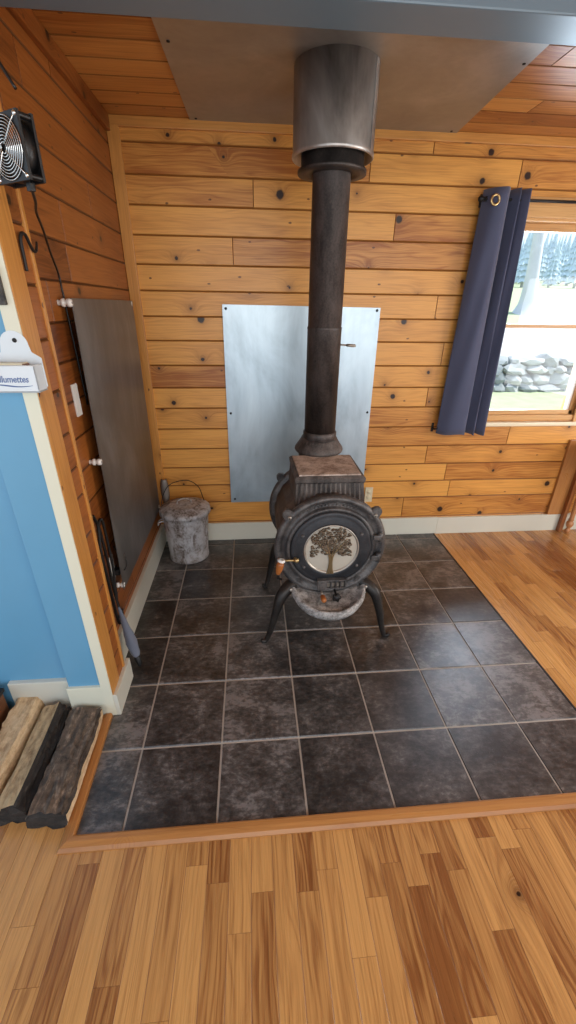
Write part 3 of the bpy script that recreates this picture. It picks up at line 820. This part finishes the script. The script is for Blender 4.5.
# ------------------------------------------------------------------ fire tools by the pier
pk = thing('fire_poker', 'black iron poker with hooked tip hanging on the left wall', 'poker', (-.188, -1.165, 0))
mb = MB(); mb.tube(smooth_pts([(.0, -.008, .80), (.0, .004, .775), (.0, .02, .735), (.0, -.005, .62), (.002, .0, .45), (.0, .02, .23), (.004, .045, .215), (.008, .062, .235), (.008, .066, .262)], 7), .0065, 10); mb.link('rod', M_black, pk)
mb = MB(); mb.tube(smooth_pts([(0, .02, .245), (.012, .03, .262), (.012, .05, .262)], 5), .005, 8); mb.link('prong', M_black, pk)
rk = thing('fire_tongs', 'black iron tongs with long looped handle hanging beside the poker', 'tongs', (-.188, -1.125, 0))
mb = MB(); mb.tube(smooth_pts([(.0, -.012, .735), (.0, .012, .75), (.004, .026, .735), (.004, .032, .66), (.004, .036, .57), (.004, .036, .50), (.002, .026, .42), (.002, .012, .33)], 7), .006, 10); mb.link('handle', M_black, rk)
mb = MB(); mb.tube(smooth_pts([(.0, -.012, .735), (.0, -.006, .66), (.0, .004, .55), (.0, .005, .44), (.002, .008, .33), (.004, .020, .25)], 7), .006, 10); mb.link('jaw', M_black, rk)

um = thing('furled_umbrella', 'furled blue-grey cloth umbrella with black tip leaning beside the baseboard', 'umbrella', (-.098, -1.225, 0))
p0, p1 = V((0, 0, .012)), V((-.082, .095, .30))
mb = MB(); d_ = (p1-p0)
q = (d_.normalized()).to_track_quat('Z', 'Y').to_matrix().to_4x4()
Lm = d_.length
mb.lathe([(.010, Lm*.16), (.020, Lm*.24), (.024, Lm*.34), (.025, Lm*.42), (.021, Lm*.50), (.022, Lm*.56), (.017, Lm*.66), (.013, Lm*.78), (.008, Lm*.90), (.006, Lm)], 24, T(*p0) @ q, ripple=lambda a, z: .10*sin(a*4+z*60)); mb.link('canopy', M_umb, um)
mb = MB(); mb.lathe([(0, 0), (.005, .004), (.009, Lm*.03), (.013, Lm*.08), (.016, Lm*.16), (.012, Lm*.20)], 14, T(*p0) @ q); mb.link('tip', M_black, um)
mb = MB(); mb.tube(smooth_pts([p1-d_*.02, p1+d_.normalized()*.03+V((0, 0, .03)), p1+V((-.012, .012, .10)), p1+V((-.012, .012, .17))], 6), .0045, 8); mb.link('shaft', M_black, um)

# ------------------------------------------------------------------ plates, outlet, cords
mb = MB(); mb.box((0, -.024, -.06), (.007, .024, .06), bev=.002); sw = mb.link('switch_plate', M_white, loc=(XL, -1.045, 1.235)); tag(sw, 'blank white switch plate on the left wall by the grey sheet', 'switch plate')
ol = thing('wall_outlet', 'white outlet with black plug low on the left wall', 'outlet', (XL, -1.045, .462))
mb = MB(); mb.box((0, -.030, -.06), (.006, .030, .06), bev=.002); mb.link('plate', M_white, ol)
mb = MB(); mb.box((.006, -.0, -.045), (.032, .028, -.014), bev=.004); mb.link('plug', M_blackp, ol)
mb = MB(); mb.tube(smooth_pts([(.030, .014, -.03), (.05, .03, -.03), (.055, .055, -.01), (.045, .075, .03), (.04, .06, .065), (.03, .035, .07), (.02, .03, .10)], 7), .003, 8); mb.link('plug_cord', M_blackp, ol)
ob = thing('wall_outlet', 'ivory outlet on the back wall to the right of the stove', 'outlet', (1.30, 0, .338))
mb = MB(); mb.box((-.026, -.007, -.058), (.030, 0, .058), bev=.002); mb.link('plate', M_ivory, ob)
for dz in (-.02, .02):
    mb = MB(); mb.lathe([(0, .003), (.014, .003), (.016, 0)], 16, T(0.002, -.007, dz) @ RX(pi/2))
    for dx in (-.005, .005): mb.box((dx+.001, -.0107, dz-.004), (dx+.003, -.0095, dz+.004))
    mb.link('socket', M_ivory, ob)
mb = MB()
mb.tube(smooth_pts([(-.035, -1.452, 1.99), (-.075, -1.44, 2.06), (-.112, -1.40, 2.13), (-.128, -1.36, 2.20), (-.130, -1.34, 2.26)], 6), .0035, 8)
o_ = mb.link('power_cord', M_blackp); tag(o_, 'short black cord rising from the top of the fan', 'cord')
mb = MB()
mb.tube(smooth_pts([(-.030, -1.492, 1.802), (-.052, -1.43, 1.79), (-.098, -1.323, 1.785), (-.132, -1.215, 1.758), (-.170, -1.10, 1.715), (-.200, -.992, 1.664), (-.201, -.985, 1.611), (-.201, -.98, 1.55), (-.201, -.96, 1.2)], 7), .0035, 8)
o_ = mb.link('power_cord', M_blackp); tag(o_, 'long black fan cord running down to the top of the left grey sheet', 'cord')

# ------------------------------------------------------------------ fan
FA = radians(34)
fn = thing('box_fan', 'small black box fan with silver wire grille high on the left wall', 'fan', (-.062, -1.50, 1.874), 0)
fm = RZ(-FA)     # face normal turned towards the left of the viewer
def FM(x=0, y=0, z=0): return fm @ T(x, y, z)
mb = MB(); hs = .060; dep = .038
def ringplate(y0, y1):
    t = bmesh.new(); n = 48; A0 = []; B0 = []
    for k in range(n):
        a = 2*pi*k/n; m_ = max(abs(cos(a)), abs(sin(a))); 
        A0.append((.0565*cos(a), .0565*sin(a))); B0.append((hs*cos(a)/m_, hs*sin(a)/m_))
    vs = [[t.verts.new((x, y, z)) for x, z in P] for y in (y0, y1) for P in (A0, B0)]
    for k in range(n):
        j = (k+1) % n
        t.faces.new([vs[0][k], vs[0][j], vs[1][j], vs[1][k]]); t.faces.new([vs[2][k], vs[3][k], vs[3][j], vs[2][j]])
        t.faces.new([vs[0][k], vs[2][k], vs[2][j], vs[0][j]]); t.faces.new([vs[1][k], vs[1][j], vs[3][j], vs[3][k]])
    bmesh.ops.recalc_face_normals(t, faces=t.faces[:]); mb.absorb(t, FM(), 0)
ringplate(0, .006); ringplate(dep-.006, dep)
mb.lathe([(.0565, 0), (.0585, 0), (.0585, dep), (.0565, dep), (.0565, 0)], 40, FM() @ RX(-pi/2))
for sx in (-1, 1):
    for sz in (-1, 1): mb.lathe([(.0065, 0), (.0065, dep)], 12, FM(sx*.0525, 0, sz*.0525) @ RX(-pi/2))
mb.tube([(-.005, dep-.004, .0), (-.005, dep+.015, .0), (-.10, dep+.055, .0)], .006, 8, FM())
mb.box((-.075, dep-.002, -.055), (.055, dep+.004, -.045), FM())
mb.link('frame', M_blackp, fn)
mb = MB(); mb.lathe([(0, .006), (.019, .006), (.021, .010), (.021, .034), (0, .034)], 32, FM() @ RX(-pi/2)); hub = mb.link('hub', M_blackp, fn)
for k in range(7):
    a = 2*pi*k/7; t = bmesh.new(); rows = []
    for i in range(7):
        r = .020+.034*i/6; rows.append([t.verts.new((r*cos(a+.45*q+.08*i/6), .010+.020*(q+.0), r*sin(a+.45*q+.08*i/6))) for q in (0, .33, .66, 1)])
    for A_, B_ in zip(rows, rows[1:]):
        for q in range(3): t.faces.new([A_[q], A_[q+1], B_[q+1], B_[q]])
    mb = MB(); mb.absorb(t, FM(), 0, True); mb.link('blade', M_blackp, fn)
mb = MB()
for k in range(9):
    r = .010+.0058*k
    mb.tube([(r*cos(2*pi*i/36), -.006+.004*(k/8)**2, r*sin(2*pi*i/36)) for i in range(37)], .0011, 6, FM(), cap=False)
for k in range(4):
    a = pi/4+k*pi/2
    mb.tube([(.008*cos(a), -.0075, .008*sin(a)), (.055*cos(a), -.004, .055*sin(a)), (.0735*cos(a), -.001, .0735*sin(a))], .0014, 6, FM())
    mb.lathe([(0, -.004), (.0045, -.003), (.005, .001)], 10, FM(.0525*(1 if cos(a) > 0 else -1), 0, .0525*(1 if sin(a) > 0 else -1)) @ RX(-pi/2))
mb.link('wire_grille', M_chrome, fn)
mb = MB(); mb.box((.018, .014, -.076), (.034, .028, -.058), FM(), bev=.003); mb.link('cord_socket', M_blackp, fn)

# iron hook on the pier
mb = MB()
mb.tube(smooth_pts([(XP+.007, -1.378, 1.645), (XP+.007, -1.376, 1.68), (XP+.007, -1.374, 1.715), (XP+.010, -1.366, 1.732), (XP+.012, -1.350, 1.730), (XP+.012, -1.336, 1.712), (XP+.012, -1.322, 1.698), (XP+.012, -1.306, 1.698), (XP+.013, -1.297, 1.712), (XP+.013, -1.292, 1.722)], 7), lerp_list([.0042, .0046, .0046, .0042, .0036, .0026], 63), 10)
o_ = mb.link('wall_hook', M_black); tag(o_, 'black wrought iron S hook on the wooden corner board below the fan', 'hook')

# enamel match holder on the cream casing
mh = thing('match_holder', 'white enamel match holder lettered Allumettes on the cream casing', 'match holder', (-.181, -1.4735, 1.35))
mb = MB(); poly = [(-.062, .0), (.062, .0), (.062, .075)]
poly += [(.058-.018*k/3, .078+.012*k/3) for k in range(4)]
poly += [(.036*cos(a), .108+.036*sin(a)) for a in [pi*k/12 for k in range(13)]]
poly += [(-.040-.018*k/3, .090-.012*k/3) for k in range(4)] + [(-.062, .075)]
mb.prism(poly, 0, .002, T(.014, 0, .008) @ RX(pi/2)); mb.link('back_plate', M_enamel, mh)
mb = MB()
mb.box((-.068, -.052, .0), (.074, -.049, .068), bev=.001); mb.box((-.068, -.052, .0), (-.065, -.002, .068), bev=.001); mb.box((.071, -.052, .0), (.074, -.002, .068), bev=.001); mb.box((-.068, -.052, 0), (.074, -.002, .003))
mb.tube([(-.0665, -.003, .068), (-.0665, -.0505, .068), (.0725, -.0505, .068), (.0725, -.003, .068)], .0022, 8)
mb.link('box', M_enamel, mh)
mb = MB(); mb.box((-.058, -.046, .004), (.045, -.010, .072), bev=.002); mx_ = mb.link('matchbox', M_matches, mh); mx_['label'] = 'brown matchbox inside'
mb = MB(); mb.box((-.056, -.0465, .068), (.043, -.0115, .0745), bev=.001); mb.link('matchbox_top', M_ivory, mx_)
mb = MB(); mb.lathe([(0, .003), (.005, .003), (.006, .0)], 12, T(.018, -.002, .128) @ RX(pi/2)); mb.link('nail', M_black, mh)
mb = MB(); mb.tube([(-.06+.12*k/16, -.0526, .018+.0025*sin(k*.4)) for k in range(17)], [.0006+.0012*sin(pi*k/16) for k in range(17)], 6); mb.link('painted_stripe', M_bluet, mh)
cu_ = bpy.data.curves.new('allumettes', 'FONT'); cu_.body = 'Allumettes'; cu_.size = .030; cu_.extrude = .0003; cu_.align_x = 'CENTER'; cu_.shear = .15; cu_.offset = .0004
to = bpy.data.objects.new('tmp_text', cu_); COL.objects.link(to); bpy.context.view_layer.update()
me = bpy.data.meshes.new_from_object(to.evaluated_get(bpy.context.evaluated_depsgraph_get())); bpy.data.objects.remove(to)
wd = max(v.co.x for v in me.vertices)-min(v.co.x for v in me.vertices)
lt = bpy.data.objects.new('lettering', me); me.materials.clear(); me.materials.append(M_bluet); COL.objects.link(lt); lt.parent = mh
lt.scale = (.088/wd, .80, 1); lt.rotation_euler = (pi/2, 0, 0); lt.location = (.009, -.0526, .027)
# mottled plaque
mb = MB(); mb.box((-.034, -.012, -.043), (.034, 0, .043), bev=.004); 
for dz in (-.02, .0, .02): mb.tube([(-.03, -.013, dz), (.03, -.013, dz+.004)], .003, 6)
o_ = mb.link('wall_plaque', M_plaque, loc=(-.190, -1.4735, 1.605)); tag(o_, 'small mottled black plaque on the cream casing above the match holder', 'plaque')

# ------------------------------------------------------------------ firewood and box on the floor at left
def log(sec, x0, y0, z0, ln, rz, mats, name_seed, pitch=0, facemat=None):
    """sec: polygon (x,z) section; facemat: material index per polygon side; length ln along +y"""
    t = bmesh.new(); r2 = random.Random(name_seed); K = 22; n = len(sec); sub = 5
    fine = []; fm_ = []
    for i in range(n):
        a, b_ = sec[i], sec[(i+1) % n]
        for q in range(sub):
            f = q/sub; fine.append((a[0]*(1-f)+b_[0]*f, a[1]*(1-f)+b_[1]*f)); fm_.append(facemat[i])
    lay = t.verts.layers.float.new('x'); rows = []
    offs = [r2.uniform(-1, 1) for _ in fine]
    for k in range(K+1):
        f = k/K; row = []
        for i, (x, z) in enumerate(fine):
            am = .0055 if fm_[i] != 1 else .0018
            e = am*(offs[i]+.7*sin(f*11+i*1.9)+.5*r2.uniform(-1, 1))
            cx_ = sum(p[0] for p in sec)/n; cz_ = sum(p[1] for p in sec)/n
            v = V((x-cx_, z-cz_)); s_ = 1+e/max(v.length, .01)
            tz = cz_+v.y*s_; 
            row.append(t.verts.new((cx_+v.x*s_+.004*sin(f*3), ln*f+(r2.uniform(-.006, .006) if k in (0, K) else 0), max(tz, 0.0))))
        rows.append(row)
    for A_, B_ in zip(rows, rows[1:]):
        for i in range(len(fine)):
            j = (i+1) % len(fine); f_ = t.faces.new([A_[i], A_[j], B_[j], B_[i]]); f_.material_index = fm_[i]
    f0 = t.faces.new(rows[0][::-1]); f1 = t.faces.new(rows[-1]); f0.material_index = 2; f1.material_index = 3
    bmesh.ops.recalc_face_normals(t, faces=t.faces[:])
    me = bpy.data.meshes.new('firewood_log'); t.to_mesh(me); t.free()
    for m_ in mats: me.materials.append(m_)
    o = bpy.data.objects.new('firewood_log', me); COL.objects.link(o); o.location = (x0, y0, z0); o.rotation_euler = (pitch, 0, rz); return o
# section points counter-clockwise seen from the front: bottom-left, bottom-right, top-right, top-left
lg1 = log([(-.062, 0), (.060, .002), (.064, .070), (.040, .083), (-.045, .088), (-.064, .060)], -.243, -1.895, -.003, .40, .02, [M_bark, M_split, M_logend, M_logend], 3, facemat=[2, 1, 0, 0, 0, 1])
tag(lg1, 'split log with rough dark bark on top, nearest the tile hearth', 'firewood')
lg2 = log([(-.045, 0), (.052, 0), (.056, .060), (.024, .096), (-.040, .078)], -.372, -1.870, -.003, .40, .03, [M_bark2, M_split2, M_bark2, M_bark2], 5, facemat=[1, 0, 0, 1, 1])
tag(lg2, 'middle split log with tan top and black bark on its right side', 'firewood')
lg3 = log([(-.050, 0), (.045, 0), (.048, .062), (.030, .098), (-.045, .098)], -.485, -1.80, -.003, .38, .02, [M_bark2, M_split, M_split2, M_split], 9, facemat=[1, 1, 1, 1, 0])
tag(lg3, 'palest split log at the left edge with smooth cut faces', 'firewood')
bx_ = thing('firewood_box', 'dark brown wooden box at the far left beside the logs', 'wooden box', (-.72, -1.66, 0))
mb = MB()
mb.box((-.17, -.20, -.003), (.152, .20, .16), bev=.004, wood_axis=1); mb.link('box', M_crate, bx_)
mb = MB(); mb.box((-.175, -.205, .16), (.160, .205, .178), bev=.004); mb.link('rim', M_black, bx_)

# ------------------------------------------------------------------ side table at the right edge
tb = thing('side_table', 'wooden table with turned legs against the wall at right', 'table', (3.165, -.26, -.003))
mb = MB(); mb.box((-.36, -.24, .70), (.36, .24, .73), bev=.008, rnd=.5); mb.link('tabletop', M_table, tb)
mb = MB()
for lo, hi in (((-.30, -.20, .60), (.30, -.18, .70)), ((-.285, .18, .60), (.30, .20, .70)), ((-.30, -.20, .60), (-.28, .20, .70)), ((.28, -.20, .60), (.30, .20, .70))): mb.box(lo, hi)
mb.link('apron', M_table, tb)
for sx in (-1, 1):
    for sy in (-1, 1):
        mb = MB(); mb.lathe([(0, 0), (.012, .002), (.020, .014), (.022, .028), (.016, .042), (.012, .050), (.022, .066), (.027, .085), (.022, .102), (.014, .110), (.020, .118), (.016, .13), (.020, .30), (.026, .48), (.018, .56), (.028, .58), (.028, .60)], 24, T(sx*.262, sy*.186, 0)); mb.link('leg', plain('turned_leg_wood', (.45, .20, .075), .35, var=.2, scale=20), tb)
mb = MB(); mb.box((-.318, .205, .003), (-.288, .238, .70), bev=.003, rnd=.9); mb.link('rear_post', M_table, tb)

# ------------------------------------------------------------------ outside
def terrain():
    t = bmesh.new(); xs = [-4+ .9*i for i in range(66)]; ys = [.3, 1.5, 3, 4.5, 6, 6.8, 7.25, 7.5, 8.5, 10, 12, 14, 16, 22, 28, 40, 60]
    def h(x, y):
        if y < 6.8: return -.45+(y-.3)*.045+.02*sin(x*1.7+y)
        if y < 7.45: return -.16+(y-6.8)*.6
        if y < 12: return .62+(y-7.45)*.185+.03*sin(x*.9+y)
        return 1.46+(y-12)*.12 if y < 16 else 1.95+(y-16)*.085
    g = [[t.verts.new((x, y, h(x, y))) for x in xs] for y in ys]
    for A_, B_ in zip(g, g[1:]):
        for i in range(len(xs)-1): t.faces.new([A_[i], A_[i+1], B_[i+1], B_[i]])
    m = MB(); m.absorb(t, None, 0, True); return m
def ground_mat():
    m, nt, b = new_mat('lawn_and_road'); g = N(nt); o = g.obj()
    sep = g.n('ShaderNodeSeparateXYZ'); g.l(o, sep.inputs[0])
    n = g.noise(o, 3.5, 5, .7); n2 = g.noise(o, .5, 3)
    gr = g.mix(n, (.27, .34, .15), (.47, .50, .33))
    rd = g.mix(n, (.36, .345, .31), (.62, .60, .57))
    y = g.math('ADD', sep.outputs[1], g.math('MULTIPLY', n2, 1.2))
    isr = g.math('MULTIPLY', g.math('GREATER_THAN', y, 7.6), g.math('LESS_THAN', y, 11.2))
    c = g.mix(isr, gr, rd); g.l(c, b.inputs['Base Color']); b.inputs['Roughness'].default_value = .95
    return m
struct(terrain().link('ground', ground_mat()))
mb = MB(); rr = random.Random(31)
for row in range(4):
    x = 4.0
    while x < 16:
        w = rr.uniform(.20, .66); h = rr.uniform(.15, .28)
        t = bmesh.new(); bmesh.ops.create_icosphere(t, subdivisions=2, radius=.5)
        for v in t.verts:
            v.co = V((v.co.x*w*1.25, v.co.y*.5, v.co.z*h*1.4))*(1+.22*rr.uniform(-1, 1))
        mb.absorb(t, T(x+w/2, 6.95+row*.08+rr.uniform(-.05, .05), -.10+row*.185+rr.uniform(-.03, .03)) @ RZ(rr.uniform(-.2, .2)), 0, False)
        x += w
def stone_mat():
    m, nt, b = new_mat('field_stone'); g = N(nt); o = g.obj(); rnd = g.attr('rnd').outputs['Fac']
    c = g.mix(rnd, (.27, .29, .30), (.50, .51, .50)); c = g.mix(g.math('MULTIPLY', g.noise(o, 6, 4), .5), c, (.18, .20, .15))
    g.l(c, b.inputs['Base Color']); b.inputs['Roughness'].default_value = .9; return m
o_ = mb.link('stone_wall', stone_mat()); tag(o_, 'grey dry stone wall across the lawn outside the window', 'stone wall')
tt = thing('bare_tree', 'big bare tree trunk outside beyond the road', 'tree', (9.83, 12, 1.42))
M_trunk = plain('pale_tree_bark', (.58, .59, .58), .9, var=.2, scale=3, bump=.5, bscale=8)
mb = MB(); sp_ = smooth_pts([(-.16, 0, -.1), (-.14, 0, .35), (-.20, 0, 1.1), (-.32, 0, 2.6), (-.42, 0, 4.2), (-.55, 0, 6)], 6)
mb.tube(sp_, lerp_list([.50, .28, .20, .155, .13, .10], len(sp_)-1), 14); mb.link('trunk', M_trunk, tt)
rr = random.Random(6)
for k in range(6):
    z = 3.2+.4*k; a = rr.uniform(0, 6.28); dx, dy = cos(a), sin(a)
    mb = MB(); mb.tube(smooth_pts([(-.52-.05*k, 0, z), (-.52+dx*.7, dy*.7, z+.5), (-.5+dx*1.6, dy*1.6, z+1.5)], 5), lerp_list([.07, .045, .015], 10), 7); mb.link('branch', M_trunk, tt)
M_fol = plain('hazy_pine_green', (.56, .66, .70), .95, var=.25, scale=2)  # distance haze is painted into both pale crown colours
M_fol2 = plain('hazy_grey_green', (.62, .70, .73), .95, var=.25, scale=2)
def conifer(h, seed):
    r2 = random.Random(seed); t = bmesh.new()
    for k in range(9):
        z = h*(.12+.86*k/9); R_ = h*.20*(1-k/9.6); top = t.verts.new((0, 0, z+h*.2)); ring = []
        n = 16
        for q in range(n):
            a = 2*pi*q/n; rr_ = R_*(1 if q % 2 else .62)*r2.uniform(.8, 1.15)
            ring.append(t.verts.new((rr_*cos(a), rr_*sin(a), z-h*.03*(q % 2))))
        for q in range(n): t.faces.new([top, ring[q], ring[(q+1) % n]])
    m = MB(); m.absorb(t, None, 0, False); return m
rr = random.Random(40)
protos = [(conifer(1, s), s) for s in (1, 2, 3)]
tm = []
for m_, s in protos:
    me = bpy.data.meshes.new('crown'); m_.bm.to_mesh(me); m_.bm.free(); me.materials.append(M_fol2 if s == 2 else M_fol); tm.append(me)
mb = MB(); mb.tube([(0, 0, -.05), (0, 0, .3)], [.03, .02], 8); trk = bpy.data.meshes.new('trunk'); mb.bm.to_mesh(trk); mb.bm.free(); trk.materials.append(M_trunk)
cnt = 0
for row, yy in enumerate((27, 30.3, 33.6, 36.9, 40.2, 43.5, 46.8)):
    x = yy*.55
    while x < yy*.86:
        hgt = rr.uniform(3.1, 4.2)*(.86+.05*row)
        e = thing('conifer', 'hazy evergreen tree on the hillside beyond the bare tree', 'tree', (x, yy+rr.uniform(-.5, .5), 1.95+(yy-16)*.085-.1), rr.uniform(0, 6), 'hillside evergreens')
        e.scale = (hgt, hgt, hgt)
        c_ = bpy.data.objects.new('crown', tm[cnt % 3]); COL.objects.link(c_); c_.parent = e
        c_ = bpy.data.objects.new('trunk', trk); COL.objects.link(c_); c_.parent = e
        cnt += 1; x += hgt*.50*rr.uniform(1, 1.15)

# ------------------------------------------------------------------ light
sc = bpy.context.scene
w = bpy.data.worlds.new('sky'); sc.world = w; w.use_nodes = True; g = N(w.node_tree)
bg = w.node_tree.nodes['Background']
tc = g.n('ShaderNodeTexCoord').outputs['Generated']; sep = g.n('ShaderNodeSeparateXYZ'); g.l(tc, sep.inputs[0])
c = g.ramp(sep.outputs[2], [(.0, (.80, .90, 1.0)), (.35, (.62, .80, 1.0)), (1, (.42, .64, 1.0))])
g.l(c, bg.inputs[0]); bg.inputs[1].default_value = 1.5
def area(name, loc, target, sx, sy, power, col):
    l = bpy.data.lights.new(name, 'AREA'); l.shape = 'RECTANGLE'; l.size = sx; l.size_y = sy; l.energy = power; l.color = col
    o = bpy.data.objects.new(name, l); COL.objects.link(o); o.location = loc
    o.rotation_euler = (V(target)-V(loc)).to_track_quat('-Z', 'Y').to_euler(); return o
area('room_light', (1.4, -4.2, 1.9), (.9, 0, .9), 3.2, 1.4, 46, (1, .96, .90))
area('right_fill_light', (4.1, -1.7, 1.3), (1.0, -.5, 1.55), 1.8, 1.2, 74, (1, .98, .96))  # added fill lamp from the right; wall_right has no window
area('window_daylight', (2.28, .35, 1.5), (1.9, -2.0, .4), .8, 1.1, 56, (.70, .85, 1))
sun = bpy.data.lights.new('sun', 'SUN'); sun.energy = 7.5; sun.angle = .02; sun.color = (1, .96, .9)
so = bpy.data.objects.new('sun', sun); COL.objects.link(so); so.rotation_euler = V((-.55, 0, -.8)).to_track_quat('-Z', 'Y').to_euler(); so.location = (8, 5, 9)

# ------------------------------------------------------------------ camera
cam = bpy.data.cameras.new('camera'); co = bpy.data.objects.new('camera', cam); COL.objects.link(co)
r = V((0.99641667, -0.08367132, 0.01236636)); u = V((0.02609348, 0.44317365, 0.89605594)); f = V((0.08045463, 0.8925224, -0.44376889))
mat = Matrix(((r.x, u.x, -f.x), (r.y, u.y, -f.y), (r.z, u.z, -f.z))).to_4x4(); mat.translation = (0.464194, -2.730666, 1.568228)
co.matrix_world = mat
cam.sensor_fit = 'VERTICAL'; cam.sensor_height = 36; cam.lens = 415.272*36/1024; cam.clip_start = .05; cam.clip_end = 200
sc.camera = co
sc.view_settings.view_transform = 'Standard'; sc.view_settings.look = 'None'; sc.view_settings.exposure = 0.0
